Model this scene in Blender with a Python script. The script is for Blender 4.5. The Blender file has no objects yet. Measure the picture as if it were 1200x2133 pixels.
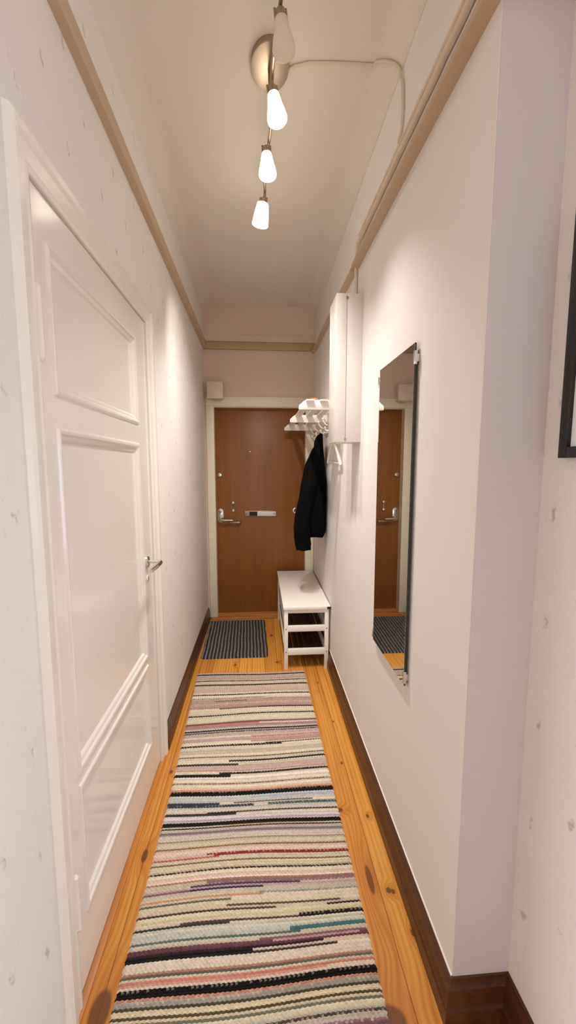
import bpy, bmesh, math, random
from mathutils import Vector, Matrix
random.seed(7)
scene = bpy.context.scene
COL = scene.collection
PI = math.pi

# ------------------------------------------------------------------ helpers
def lin(c):
    def f(v):
        v /= 255.0
        return v / 12.92 if v <= 0.04045 else ((v + 0.055) / 1.055) ** 2.4
    return tuple(f(v) for v in c)

class MB:
    """collects shapes in world coordinates and links them as ONE mesh object"""
    def __init__(self):
        self.bm = bmesh.new()
    def box(self, x0, x1, y0, y1, z0, z1, bev=0.0, seg=2):
        t = bmesh.new()
        v = [t.verts.new(p) for p in ((x0,y0,z0),(x1,y0,z0),(x1,y1,z0),(x0,y1,z0),(x0,y0,z1),(x1,y0,z1),(x1,y1,z1),(x0,y1,z1))]
        for f in ((3,2,1,0),(4,5,6,7),(0,1,5,4),(1,2,6,5),(2,3,7,6),(3,0,4,7)):
            t.faces.new([v[i] for i in f])
        if bev > 0:
            bmesh.ops.bevel(t, geom=list(t.edges), offset=bev, segments=seg, profile=0.5, affect='EDGES')
        self.add(t); return self
    def add(self, t, mat=None):
        if mat is not None: t.transform(mat)
        m = bpy.data.meshes.new('tmp'); t.to_mesh(m); t.free()
        self.bm.from_mesh(m); bpy.data.meshes.remove(m)
    def prism(self, pts, axis, a, b, bev=0.0):
        """2D polygon extruded along an axis from a to b. pts are in the two other axes (order x,y,z)"""
        t = bmesh.new()
        def P(p, s):
            if axis == 'x': return (s, p[0], p[1])
            if axis == 'y': return (p[0], s, p[1])
            return (p[0], p[1], s)
        va = [t.verts.new(P(p, a)) for p in pts]; vb = [t.verts.new(P(p, b)) for p in pts]
        t.faces.new(va); t.faces.new(vb[::-1])
        n = len(pts)
        for i in range(n):
            t.faces.new([va[i], vb[i], vb[(i+1) % n], va[(i+1) % n]])
        bmesh.ops.recalc_face_normals(t, faces=t.faces)
        if bev > 0:
            bmesh.ops.bevel(t, geom=list(t.edges), offset=bev, segments=2, profile=0.5, affect='EDGES')
        self.add(t); return self
    def tube(self, pts, r, n=12, closed=False):
        pts = [Vector(p) for p in pts]
        rs = r if isinstance(r, (list, tuple)) else [r] * len(pts)
        t = bmesh.new(); rings = []
        up = None
        for i, p in enumerate(pts):
            if i == 0: d = pts[1] - p
            elif i == len(pts) - 1: d = p - pts[i-1]
            else: d = (pts[i+1] - p).normalized() + (p - pts[i-1]).normalized()
            d.normalize()
            if up is None:
                up = d.orthogonal().normalized()
            else:
                up = (up - d * up.dot(d)).normalized()
            w = d.cross(up)
            rings.append([t.verts.new(p + (up * math.cos(2*PI*k/n) + w * math.sin(2*PI*k/n)) * rs[i]) for k in range(n)])
        for i in range(len(rings) - 1):
            for k in range(n):
                t.faces.new([rings[i][k], rings[i][(k+1) % n], rings[i+1][(k+1) % n], rings[i+1][k]])
        t.faces.new(rings[0][::-1]); t.faces.new(rings[-1])
        bmesh.ops.recalc_face_normals(t, faces=t.faces)
        self.add(t); return self
    def lathe(self, prof, origin, axis=(0,0,1), n=32, cap=True):
        """prof = [(radius, height)] about the axis from origin"""
        t = bmesh.new(); rings = []
        for r, h in prof:
            rings.append([t.verts.new((max(r, 1e-5) * math.cos(2*PI*k/n), max(r, 1e-5) * math.sin(2*PI*k/n), h)) for k in range(n)])
        for i in range(len(rings) - 1):
            for k in range(n):
                t.faces.new([rings[i][k], rings[i][(k+1) % n], rings[i+1][(k+1) % n], rings[i+1][k]])
        if cap:
            t.faces.new(rings[0][::-1]); t.faces.new(rings[-1])
        bmesh.ops.recalc_face_normals(t, faces=t.faces)
        q = Vector((0,0,1)).rotation_difference(Vector(axis).normalized())
        self.add(t, Matrix.Translation(Vector(origin)) @ q.to_matrix().to_4x4()); return self
    def build(self, name, mat, parent=None, smooth=True, angle=35, origin=None):
        me = bpy.data.meshes.new(name)
        bm = self.bm
        if parent is not None:
            o0 = Vector(parent['_wl'])
        elif origin is not None:
            o0 = Vector(origin)
        else:
            o0 = Vector((0,0,0))
        if o0.length > 0: bmesh.ops.translate(bm, verts=bm.verts, vec=-o0)
        bm.normal_update()
        if smooth:
            for e in bm.edges:
                e.smooth = len(e.link_faces) == 2 and e.calc_face_angle(0) < math.radians(angle)
            for f in bm.faces: f.smooth = True
        bm.to_mesh(me); bm.free()
        o = bpy.data.objects.new(name, me); COL.objects.link(o)
        me.materials.append(mat)
        if parent is not None:
            o.parent = parent
            o['_wl'] = parent['_wl']
        else:
            o.location = o0
            o['_wl'] = tuple(o0)
        return o

def tag(o, label=None, cat=None, group=None, kind=None):
    if label: o['label'] = label
    if cat: o['category'] = cat
    if group: o['group'] = group
    if kind: o['kind'] = kind
    return o

def thing(name, loc, label, cat, group=None, kind=None):
    o = bpy.data.objects.new(name, None); COL.objects.link(o)
    o.empty_display_size = 0.05
    o.location = loc; o['_wl'] = tuple(loc)
    return tag(o, label, cat, group, kind)

def dup(root, loc, label, group=None):
    r = root.copy(); COL.objects.link(r); r.location = loc; r['label'] = label
    if group: r['group'] = group
    for ch in list(root.children):
        c = ch.copy(); COL.objects.link(c); c.parent = r
        for g in list(ch.children):
            d = g.copy(); COL.objects.link(d); d.parent = c
    return r

# ------------------------------------------------------------------ material helpers
class NT:
    def __init__(self, name):
        self.m = bpy.data.materials.new(name); self.m.use_nodes = True
        self.t = self.m.node_tree; self.t.nodes.clear()
        self.out = self.t.nodes.new('ShaderNodeOutputMaterial')
        self.b = self.t.nodes.new('ShaderNodeBsdfPrincipled')
        self.t.links.new(self.b.outputs[0], self.out.inputs[0])
    def n(self, typ, **kw):
        x = self.t.nodes.new(typ)
        for k, v in kw.items(): setattr(x, k, v)
        return x
    def set(self, sock, v):
        if isinstance(v, bpy.types.NodeSocket): self.t.links.new(v, sock)
        else: sock.default_value = v
    def math(self, op, a, b=0.0, c=0.0):
        x = self.n('ShaderNodeMath', operation=op)
        self.set(x.inputs[0], a); self.set(x.inputs[1], b)
        if op in ('MULTIPLY_ADD', 'SMOOTH_MIN', 'COMPARE'): self.set(x.inputs[2], c)
        return x.outputs[0]
    def coords(self):
        tc = self.n('ShaderNodeTexCoord'); return tc.outputs['Object']
    def sep(self, v):
        s = self.n('ShaderNodeSeparateXYZ'); self.set(s.inputs[0], v); return s.outputs
    def comb(self, x, y, z):
        s = self.n('ShaderNodeCombineXYZ'); self.set(s.inputs[0], x); self.set(s.inputs[1], y); self.set(s.inputs[2], z); return s.outputs[0]
    def mapv(self, v, scale=(1,1,1), loc=(0,0,0)):
        s = self.n('ShaderNodeMapping'); self.set(s.inputs[0], v); s.inputs['Scale'].default_value = scale; s.inputs['Location'].default_value = loc; return s.outputs[0]
    def noise(self, v, scale=5, detail=3, rough=0.5, dist=0.0):
        s = self.n('ShaderNodeTexNoise'); self.set(s.inputs['Vector'], v)
        s.inputs['Scale'].default_value = scale; s.inputs['Detail'].default_value = detail
        s.inputs['Roughness'].default_value = rough; s.inputs['Distortion'].default_value = dist
        return s.outputs['Fac']
    def white(self, v):
        s = self.n('ShaderNodeTexWhiteNoise', noise_dimensions='3D'); self.set(s.inputs['Vector'], v); return s.outputs['Value']
    def ramp(self, f, stops, interp='LINEAR'):
        s = self.n('ShaderNodeValToRGB'); self.set(s.inputs[0], f)
        cr = s.color_ramp; cr.interpolation = interp
        while len(cr.elements) < len(stops): cr.elements.new(0.5)
        for e, (p, c) in zip(cr.elements, stops):
            e.position = p; e.color = (c, c, c, 1) if isinstance(c, (int, float)) else (*c, 1)
        return s.outputs[0]
    def mix(self, f, a, b, blend='MIX'):
        s = self.n('ShaderNodeMix', data_type='RGBA', blend_type=blend)
        self.set(s.inputs[0], f)
        for sock, v in ((s.inputs[6], a), (s.inputs[7], b)):
            self.set(sock, (*v, 1) if isinstance(v, tuple) and len(v) == 3 else v)
        return s.outputs[2]
    def step(self, v, a, b):
        s = self.n('ShaderNodeMapRange', interpolation_type='SMOOTHSTEP'); self.set(s.inputs[0], v)
        s.inputs[1].default_value = a; s.inputs[2].default_value = b; return s.outputs[0]
    def bump(self, h, strength=0.3, dist=0.01):
        s = self.n('ShaderNodeBump'); self.set(s.inputs['Height'], h)
        s.inputs['Strength'].default_value = strength; s.inputs['Distance'].default_value = dist
        self.t.links.new(s.outputs[0], self.b.inputs['Normal'])
    def fin(self, col, rough=0.5, metal=0.0, spec=None):
        self.set(self.b.inputs['Base Color'], (*col, 1) if isinstance(col, tuple) and len(col) == 3 else col)
        self.set(self.b.inputs['Roughness'], rough)
        self.b.inputs['Metallic'].default_value = metal
        if spec is not None: self.b.inputs['Specular IOR Level'].default_value = spec
        return self.m

def m_simple(name, col, rough=0.5, metal=0.0, bump=0.0, bscale=60, var=0.03, spec=None):
    k = NT(name); v = k.coords()
    nz = k.noise(v, bscale, 3)
    c = lin(col)
    colr = k.mix(nz, tuple(x * (1 - var) for x in c), tuple(min(1, x * (1 + var)) for x in c))
    if bump: k.bump(nz, bump, 0.004)
    return k.fin(colr, rough, metal, spec)

def m_wallpaper(name, col, axis='y'):
    """off-white wallpaper with a faint repeated feather-like motif and fine speckle"""
    k = NT(name); v = k.coords(); s = k.sep(v)
    u0 = s[1] if axis == 'y' else s[0]; z = s[2]
    nz = k.noise(v, 45, 4, 0.6)
    nd = k.math('MULTIPLY', k.math('SUBTRACT', nz, 0.5), 0.035)
    u = k.math('DIVIDE', k.math('ADD', u0, k.math('ADD', nd, 0.035)), 0.125)
    colid = k.math('FLOOR', u)
    fu = k.math('SUBTRACT', k.math('FRACT', u), 0.5)
    vv = k.math('ADD', k.math('DIVIDE', k.math('ADD', z, k.math('MULTIPLY', nd, 0.8)), 0.267), k.math('MULTIPLY', colid, 0.43))
    fv = k.math('SUBTRACT', k.math('FRACT', k.math('ADD', vv, 0.10)), 0.5)
    du = k.math('MULTIPLY', fu, 0.125); dv = k.math('MULTIPLY', fv, 0.267)
    a = k.math('DIVIDE', k.math('ADD', du, k.math('MULTIPLY', dv, 0.30)), 0.0075)
    b = k.math('DIVIDE', dv, 0.020)
    d = k.math('SQRT', k.math('ADD', k.math('MULTIPLY', a, a), k.math('MULTIPLY', b, b)))
    m = k.math('MULTIPLY', k.math('SUBTRACT', 1.0, k.step(d, 0.35, 1.25)), k.step(k.noise(v, 30, 3, 0.6), 0.38, 0.6))
    big = k.noise(v, 3.0, 4, 0.6)
    c = lin(col)
    base = k.mix(big, tuple(x * 0.96 for x in c), tuple(min(1, x * 1.03) for x in c))
    # fine fibre speckle
    sp = k.step(k.noise(k.mapv(v, (1, 1, 0.5)), 85, 3, 0.7), 0.62, 0.76)
    base = k.mix(k.math('MULTIPLY', sp, 0.22), base, lin((158, 142, 112)))
    base = k.mix(k.math('MULTIPLY', m, 0.55), base, lin((146, 138, 124)))
    k.bump(k.noise(v, 120, 4, 0.6), 0.10, 0.004)
    return k.fin(base, 0.75)

def m_plaster(name, col, bump=0.12):
    k = NT(name); v = k.coords()
    c = lin(col)
    base = k.mix(k.noise(v, 4, 4), tuple(x * 0.975 for x in c), tuple(min(1, x * 1.02) for x in c))
    k.bump(k.noise(v, 140, 3, 0.6), bump, 0.003)
    return k.fin(base, 0.7)

def m_floor():
    k = NT('pine_floorboards'); v = k.coords(); s = k.sep(v)
    # warp the grain around knots
    knots = [(-0.468, 1.03, .030, .055), (0.405, 1.345, .012, .060), (0.463, 1.30, .010, .012), (0.478, 1.295, .008, .010),
             (0.352, 1.66, .016, .012), (0.60, 0.925, .020, .032), (0.42, 1.95, .006, .010), (0.47, 1.62, .007, .011), (0.355, 0.95, .05, .04),
             (0.41, 2.75, .006, .008), (-0.47, 1.50, .012, .03), (-0.46, 1.95, .008, .014), (0.44, 2.3, .005, .009),
             (0.10, 3.6, .012, .02), (0.13, 3.08, .01, .012), (-0.2, 3.06, .008, .02), (0.5, 1.16, .006, .012), (0.66, 0.80, .012, .018)]
    x, y = s[0], s[1]
    def kd(kx, ky, rx, ry):
        a = k.math('DIVIDE', k.math('SUBTRACT', x, kx), rx); b = k.math('DIVIDE', k.math('SUBTRACT', y, ky), ry)
        return k.math('SQRT', k.math('ADD', k.math('MULTIPLY', a, a), k.math('MULTIPLY', b, b)))
    core = None; halo = None
    for kn in knots:
        d = kd(*kn)
        c1 = k.math('SUBTRACT', 1.0, k.step(d, 0.75, 1.10)); h1 = k.math('SUBTRACT', 1.0, k.step(d, 0.6, 4.2))
        core = c1 if core is None else k.math('MAXIMUM', core, c1)
        halo = h1 if halo is None else k.math('MAXIMUM', halo, h1)
    u = k.math('DIVIDE', k.math('SUBTRACT', x, 0.032), 0.1)
    bid = k.math('FLOOR', u); fu = k.math('FRACT', u)
    r1 = k.white(k.comb(bid, 3.3, 1.7)); 
    yl = k.math('DIVIDE', k.math('ADD', y, k.math('MULTIPLY', r1, 3.0)), 2.3)
    yid = k.math('FLOOR', yl); fy = k.math('FRACT', yl)
    r2 = k.white(k.comb(bid, 4.0, 9.1))
    gv = k.comb(k.math('ADD', k.math('MULTIPLY', x, 1.0), k.math('ADD', k.math('MULTIPLY', r2, 7.0), k.math('MULTIPLY', halo, 0.030))), k.math('MULTIPLY', y, 0.045), k.math('MULTIPLY', r2, 5.0))
    g1 = k.noise(gv, 26, 4, 0.55, 0.35)
    rings = k.n('ShaderNodeTexWave', wave_type='BANDS', bands_direction='X')
    k.set(rings.inputs['Vector'], gv); rings.inputs['Scale'].default_value = 15; rings.inputs['Distortion'].default_value = 5.5
    rings.inputs['Detail'].default_value = 3; rings.inputs['Detail Scale'].default_value = 1.1
    fine = k.noise(k.mapv(v, (1, 0.03, 1)), 260, 2)
    f = k.math('ADD', k.math('MULTIPLY', g1, 0.72), k.math('ADD', k.math('MULTIPLY', rings.outputs['Fac'], 0.20), k.math('MULTIPLY', fine, 0.12)))
    colr = k.ramp(f, [(0.22, lin((190, 112, 34))), (0.42, lin((220, 148, 60))), (0.62, lin((234, 170, 82))), (0.85, lin((240, 182, 96)))])
    tint = k.ramp(r2, [(0.0, lin((205, 190, 168))), (0.5, lin((238, 234, 226))), (1.0, lin((255, 255, 255)))])
    colr = k.mix(1.0, colr, tint, 'MULTIPLY')
    colr = k.mix(k.math('MULTIPLY', halo, 0.45), colr, lin((178, 96, 28)))
    colr = k.mix(k.math('MULTIPLY', core, 0.78), colr, lin((74, 34, 12)))
    seam = k.math('SUBTRACT', 1.0, k.step(k.math('MINIMUM', fu, k.math('SUBTRACT', 1.0, fu)), 0.006, 0.020))
    colr = k.mix(k.math('MULTIPLY', seam, 0.72), colr, lin((84, 42, 14)))
    k.bump(k.math('SUBTRACT', k.math('MULTIPLY', f, 0.12), seam), 0.35, 0.002)
    return k.fin(colr, k.math('ADD', 0.30, k.math('MULTIPLY', g1, 0.12)))

def m_wood(name, dark, light, axis='z', scale=30, rough=0.4, stretch=0.06, contrast=(0.3, 0.7), wave=0.25):
    k = NT(name); v = k.coords()
    sc = {'x': (stretch, 1, 1), 'y': (1, stretch, 1), 'z': (1, 1, stretch)}[axis]
    gv = k.mapv(v, sc)
    g = k.noise(gv, scale, 5, 0.6, 0.4)
    f2 = k.noise(gv, scale * 7, 2)
    big = k.noise(k.mapv(v, tuple(0.5 + 0.5 * q for q in sc)), 2.2, 2)
    f = k.math('ADD', k.math('MULTIPLY', g, 0.65), k.math('ADD', k.math('MULTIPLY', f2, 0.2), k.math('MULTIPLY', big, 0.15)))
    c = k.ramp(f, [(contrast[0], lin(dark)), (contrast[1], lin(light))])
    k.bump(f, 0.12, 0.002)
    return k.fin(c, rough)

def m_attr(name, rough=0.9):
    k = NT(name); a = k.n('ShaderNodeVertexColor', layer_name='yarn')
    v = k.coords()
    nz = k.noise(v, 420, 2)
    c = k.mix(1.0, a.outputs[0], k.ramp(nz, [(0.25, 0.88), (0.7, 1.0)]), 'MULTIPLY')
    k.bump(nz, 0.35, 0.002)
    k.b.inputs['Sheen Weight'].default_value = 0.1
    return k.fin(c, rough, 0.0, 0.15)

def m_metal(name, col, rough=0.25, aniso=True):
    k = NT(name); v = k.coords()
    nz = k.noise(k.mapv(v, (1, 1, 12)), 90, 2)
    k.bump(nz, 0.03, 0.001)
    return k.fin(lin(col), k.math('ADD', rough, k.math('MULTIPLY', nz, 0.08)), 1.0)

def m_glow(name, col, strength):
    k = NT(name)
    k.b.inputs['Emission Color'].default_value = (*lin(col), 1)
    k.b.inputs['Emission Strength'].default_value = strength
    return k.fin(lin((250, 248, 244)), 0.3)

M = {}
WALLC = (229, 225, 220)
M['paper_y'] = m_wallpaper('wallpaper_left', WALLC, 'y')
M['wall'] = m_plaster('painted_wall', (231, 227, 224))
M['wall_far'] = m_plaster('painted_wall_far', (218, 196, 180))
M['ceil'] = m_plaster('ceiling_paint', (224, 216, 206), 0.06)
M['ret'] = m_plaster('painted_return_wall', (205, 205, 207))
M['floor'] = m_floor()
M['white_gloss'] = m_simple('white_gloss_paint', (236, 230, 223), 0.16, var=0.01, bump=0.02, bscale=18)
M['trim_white'] = m_simple('white_trim_paint', (236, 231, 222), 0.25, var=0.015, bump=0.03, bscale=30)
M['cream'] = m_simple('cream_frame_paint', (232, 222, 200), 0.35, var=0.02, bump=0.05, bscale=30)
M['rail'] = m_simple('picture_rail_paint', (190, 166, 138), 0.5, var=0.05, bump=0.15, bscale=40)
M['rail_olive'] = m_simple('olive_rail_paint', (178, 158, 116), 0.5, var=0.06, bump=0.15, bscale=40)
M['base'] = m_wood('brown_baseboard', (54, 28, 16), (92, 50, 28), 'y', 40, 0.35)
M['veneer'] = m_wood('oak_veneer', (116, 68, 27), (156, 98, 44), 'z', 20, 0.4, 0.05, (0.2, 0.82))
M['sill'] = m_wood('worn_pine_sill', (140, 82, 36), (206, 140, 74), 'x', 26, 0.45)
M['sill_y'] = m_wood('pine_threshold', (168, 98, 38), (204, 136, 62), 'y', 26, 0.4)
M['bench'] = m_simple('white_lacquer', (242, 238, 230), 0.22, var=0.01)
M['dark_slat'] = m_wood('dark_stained_slats', (46, 28, 20), (74, 46, 32), 'y', 50, 0.45)
M['rack'] = m_simple('white_rack_lacquer', (240, 232, 224), 0.3, var=0.012)
M['cab'] = m_simple('white_cabinet_lacquer', (228, 223, 218), 0.3, var=0.008)
M['chrome'] = m_metal('chrome', (214, 212, 208), 0.10)
M['steel'] = m_metal('brushed_steel', (176, 160, 142), 0.28)
M['satin'] = m_simple('satin_aluminium', (222, 218, 214), 0.3, var=0.01)
M['black'] = m_simple('black_lacquer', (14, 14, 15), 0.35, var=0.2)
M['black_plastic'] = m_simple('black_plastic', (18, 16, 16), 0.5, var=0.1)
M['grey_screw'] = m_metal('screw_metal', (150, 144, 136), 0.35)
M['plastic'] = m_simple('cream_plastic', (222, 206, 190), 0.4, var=0.015)
M['cable'] = m_simple('cream_cable', (216, 204, 182), 0.5, var=0.03)
M['conduit'] = m_simple('painted_conduit', (216, 198, 176), 0.55, var=0.08, bump=0.4, bscale=25)
M['honey'] = m_wood('honey_wood', (134, 88, 48), (164, 116, 70), 'y', 40, 0.4)
M['paperwhite'] = m_simple('mat_board', (235, 238, 238), 0.6, var=0.006)
M['rug'] = m_attr('woven_rag', 0.92)
M['brass'] = m_metal('aged_brass', (190, 170, 140), 0.3)

def m_jacket():
    k = NT('black_cloth'); v = k.coords()
    nz = k.noise(v, 14, 4, 0.6); fn = k.noise(v, 500, 2)
    k.bump(k.math('ADD', k.math('MULTIPLY', nz, 0.8), k.math('MULTIPLY', fn, 0.1)), 0.5, 0.012)
    return k.fin(k.mix(nz, lin((3, 3, 4)), lin((9, 9, 10))), 0.85, 0, 0.10)
M['cloth'] = m_jacket()
def m_mirror():
    k = NT('mirror_silver')
    return k.fin((0.80, 0.79, 0.765), 0.012, 1.0)
M['mirror'] = m_mirror()
M['glass_edge'] = m_simple('glass_edge', (44, 56, 52), 0.12, var=0.1)
def m_frosted():
    k = NT('frosted_glass_off')
    k.fin(lin((246, 242, 232)), 0.3)
    tl = k.n('ShaderNodeBsdfTranslucent'); tl.inputs[0].default_value = (0.92, 0.88, 0.80, 1)
    mx = k.n('ShaderNodeMixShader'); mx.inputs[0].default_value = 0.55
    k.t.links.new(k.b.outputs[0], mx.inputs[1]); k.t.links.new(tl.outputs[0], mx.inputs[2]); k.t.links.new(mx.outputs[0], k.out.inputs[0])
    return k.m
M['shade_off'] = m_frosted()
M['shade_on'] = m_glow('frosted_glass_lit', (255, 240, 222), 6.5)
def m_pane():
    k = NT('window_glass')
    tr = k.n('ShaderNodeBsdfTransparent'); gl = k.n('ShaderNodeBsdfGlossy'); gl.inputs['Roughness'].default_value = 0.02
    mx = k.n('ShaderNodeMixShader'); mx.inputs[0].default_value = 0.08
    k.t.links.new(tr.outputs[0], mx.inputs[1]); k.t.links.new(gl.outputs[0], mx.inputs[2]); k.t.links.new(mx.outputs[0], k.out.inputs[0])
    return k.m
M['pane'] = m_pane()

# ------------------------------------------------------------------ dimensions (metres); camera stands at x=0,y=0
XL, XR = -0.525, 0.527          # corridor walls
YF = 4.06                      # far wall
YN = 0.950                     # return wall (corner of right wall)
XN = 0.69                      # side wall beside the camera
ZC = 3.07                      # ceiling
COVE = 0.095
YB = -3.2                      # back wall of the room behind the camera
T = 0.12
YL = 0.30                      # the left wall begins here; the invented room opens to the left and gives the daylight a shadow edge
XW = -6.5  # far left wall, set distant so the daylight keeps a tighter shadow edge
YS = 0.40                      # the side wall ends here, the invented room opens to the right to let daylight through

def struct(o, label, cat): return tag(o, label, cat, None, 'structure')

def xr(y):                     # the right wall bows slightly outwards towards the far end
    return XR + 0.0024 * max(0.0, y - YN) ** 2
def run_y(bm, prof, y0, y1, xf, sgn, n=16, zf=None):
    t = bmesh.new(); R = []
    for i in range(n + 1):
        y = y0 + (y1 - y0) * i / n
        R.append([t.verts.new((xf(y) + sgn * p, y, z + (zf(y) if zf else 0.0))) for p, z in prof])
    m_ = len(prof)
    for a_, b_ in zip(R, R[1:]):
        for k_ in range(m_): t.faces.new([a_[k_], b_[k_], b_[(k_ + 1) % m_], a_[(k_ + 1) % m_]])
    t.faces.new(R[0]); t.faces.new(R[-1][::-1])
    bmesh.ops.recalc_face_normals(t, faces=t.faces)
    bm.add(t)

# floor
struct(MB().box(XW - T, 1.9, YB - T, YF + 0.4, -0.06, 0.0).build('floor', M['floor'], smooth=False), 'honey coloured varnished pine floorboards running along the hallway', 'floor')

# ceiling with coved edges along the corridor
cb = MB()
cb.box(XW - T, 1.9, YB - T, -0.55, ZC, ZC + 0.1); cb.box(XW - T, XL - 0.2, -0.55, YL + T, ZC, ZC + 0.1); cb.box(XN + 0.2, 1.9, -0.55, YN + T, ZC, ZC + 0.1)
cb.box(XL - 0.2, XN + 0.2, -0.55, YF + 0.2, ZC, ZC + 0.1)
def cove(xw, sgn, y0, y1, xf=None):
    pts = []
    cx, cz = xw + sgn * COVE, ZC - COVE
    for i in range(13):
        a = PI * 0.5 * i / 12
        pts.append((cx - sgn * COVE * math.cos(a), cz + COVE * math.sin(a)))
    poly = [(xw - sgn * 0.02, cz)] + pts + [(cx, ZC + 0.02), (xw - sgn * 0.02, ZC + 0.02)]
    if callable(xf): run_y(cb, [((p - xw) * sgn, z) for p, z in poly], y0, y1, xf, sgn)
    else: cb.prism(poly, 'y', y0, y1)
cove(XL + 0.012, 1, YL, YF)
cove(XR - 0.004, -1, YN, YF, lambda y: xr(y) - 0.004)
cove(XN, -1, YS, YN)
struct(cb.build('ceiling', M['ceil'], angle=30), 'cream painted ceiling with rounded coved edges above the hallway', 'ceiling')

# walls ------------------------------------------------------------
DY0, DY1, DZ1 = 1.05, 2.02, 2.222      # white door leaf
wl = MB()
wl.box(XL - T, XL, YL, DY0, 0, ZC)
wl.box(XL - T, XL, DY1, YF + T, 0, ZC)
wl.box(XL - T, XL, DY0, DY1, DZ1, ZC)
wl.box(XL, XL + 0.012, YL, YF, 2.72, ZC - COVE, 0)          # thicker plaster above the picture rail
struct(wl.build('wall_left', M['paper_y'], smooth=False), 'left hallway wall papered off-white with faint scattered grey motif', 'wall')
wr = MB()
run_y(wr, [(0, 0), (0, ZC), (-0.35, ZC), (-0.35, 0)], YN, YF + T, xr, -1)
run_y(wr, [(-0.01, 0.1), (0.004, 0.1), (0.004, 0.136), (0.003, 0.1368), (-0.01, 0.1368)], YN - 0.001, YF - 0.06, xr, -1)
struct(wr.build('wall_right', M['wall'], smooth=False), 'smooth off-white right hallway wall behind the mirror and cabinet', 'wall')
EX0, EX1, EZ0, EZ1 = -0.435, 0.462, 0.042, 2.125    # entry door leaf
wf = MB()
wf.box(XL - T, EX0 - 0.02, YF, YF + T, 0, ZC); wf.box(EX1 + 0.02, XR + 0.3, YF, YF + T, 0, ZC)
wf.box(EX0 - 0.02, EX1 + 0.02, YF, YF + T, EZ1 + 0.02, ZC)
wf.box(XL + 0.01, XR + 0.02, YF - 0.008, YF, 2.735, 2.80, 0.003)
struct(wf.build('wall_far', M['wall_far'], smooth=False), 'pinkish beige end wall of the hallway around the brown entry door', 'wall')
wn = MB(); wn.box(XN, XN + T, YS, YN + 0.02, 0, ZC); wn.box(XN + T, 1.9, YN, YN + T, 0, ZC)
struct(wn.build('wall_side', M['paper_y'], smooth=False), 'papered off-white wall beside the camera behind the black picture frame', 'wall')
wt = MB(); wt.box(XR + 0.002, XN + 0.02, YN - 0.002, YN + 0.03, 0, ZC)
struct(wt.build('wall_return', M['ret'], smooth=False), 'narrow pale grey return wall at the near end of the right wall', 'wall')
# room behind the camera, invented so that daylight comes in through windows
wb = MB()
WX0, WX1, WZ0, WZ1 = -0.75, 0.95, 0.65, 1.90
wb.box(XW - T, WX0, YB - T, YB, 0, ZC); wb.box(WX1, 1.9, YB - T, YB, 0, ZC)
wb.box(WX0, WX1, YB - T, YB, 0, WZ0); wb.box(WX0, WX1, YB - T, YB, WZ1, ZC)
struct(wb.build('wall_back', M['wall'], smooth=False), 'wall with an invented window in the room behind the camera', 'wall')
LY0, LY1 = -2.66, -1.66
wx = MB()
wx.box(XW - T, XW, YB, LY0, 0, ZC); wx.box(XW - T, XW, LY1, YL + T, 0, ZC); wx.box(XW - T, XW, LY0, LY1, 0, WZ0); wx.box(XW - T, XW, LY0, LY1, WZ1, ZC)
wx.box(XW, XL - T, YL, YL + T, 0, ZC)
struct(wx.build('wall_west', M['wall'], smooth=False), 'left walls of the room behind the camera', 'wall')
w3 = thing('added_window_3', (XW - 0.06, (LY0 + LY1) / 2, WZ0), 'invented white framed window in the far left wall behind the camera', 'window', None, 'structure')  # unseen window, added to light the side wall past the left wall end
fb = MB()
fb.box(XW - 0.10, XW - 0.04, LY0, LY1, WZ0, WZ0 + 0.06); fb.box(XW - 0.10, XW - 0.04, LY0, LY1, WZ1 - 0.06, WZ1)
for y in (LY0, LY1 - 0.06): fb.box(XW - 0.10, XW - 0.04, y, y + 0.06, WZ0 + 0.06, WZ1 - 0.06)
fb.build('window_frame', M['trim_white'], w3)
MB().box(XW - 0.073, XW - 0.067, LY0 + 0.05, LY1 - 0.05, WZ0 + 0.05, WZ1 - 0.05).build('window_pane', M['pane'], w3, smooth=False)
EY0, EY1 = -1.75, 0.10
wx = MB()
wx.box(1.78, 1.9, YB, EY0, 0, ZC); wx.box(1.78, 1.9, EY1, YN, 0, ZC); wx.box(1.78, 1.9, EY0, EY1, 0, WZ0); wx.box(1.78, 1.9, EY0, EY1, WZ1, ZC)
struct(wx.build('wall_east', M['wall'], smooth=False), 'right wall with an invented window in the room behind the camera', 'wall')
w2 = thing('added_window_2', (1.84, (EY0 + EY1) / 2, WZ0), 'invented white framed window in the right wall behind the camera', 'window', None, 'structure')  # unseen window, added to bring cool light onto the near left wall
fb = MB()
fb.box(1.82, 1.88, EY0, EY1, WZ0, WZ0 + 0.06); fb.box(1.82, 1.88, EY0, EY1, WZ1 - 0.06, WZ1)
for y in (EY0, (EY0 + EY1) / 2 - 0.03, EY1 - 0.06): fb.box(1.82, 1.88, y, y + 0.06, WZ0 + 0.06, WZ1 - 0.06)
fb.build('window_frame', M['trim_white'], w2)
MB().box(1.847, 1.853, EY0 + 0.05, EY1 - 0.05, WZ0 + 0.05, WZ1 - 0.05).build('window_pane', M['pane'], w2, smooth=False)
w1 = thing('added_window_1', ((WX0 + WX1) / 2, YB, WZ0), 'invented white framed window behind the camera letting daylight in', 'window', None, 'structure')  # unseen window, added as the opening for cool light from behind
fb = MB()
fb.box(WX0, WX1, YB - 0.09, YB - 0.03, WZ0, WZ0 + 0.06); fb.box(WX0, WX1, YB - 0.09, YB - 0.03, WZ1 - 0.06, WZ1)
for x in (WX0, (WX0 + WX1) / 2 - 0.03, WX1 - 0.06): fb.box(x, x + 0.06, YB - 0.09, YB - 0.03, WZ0 + 0.06, WZ1 - 0.06)
fb.build('window_frame', M['trim_white'], w1)
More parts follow.
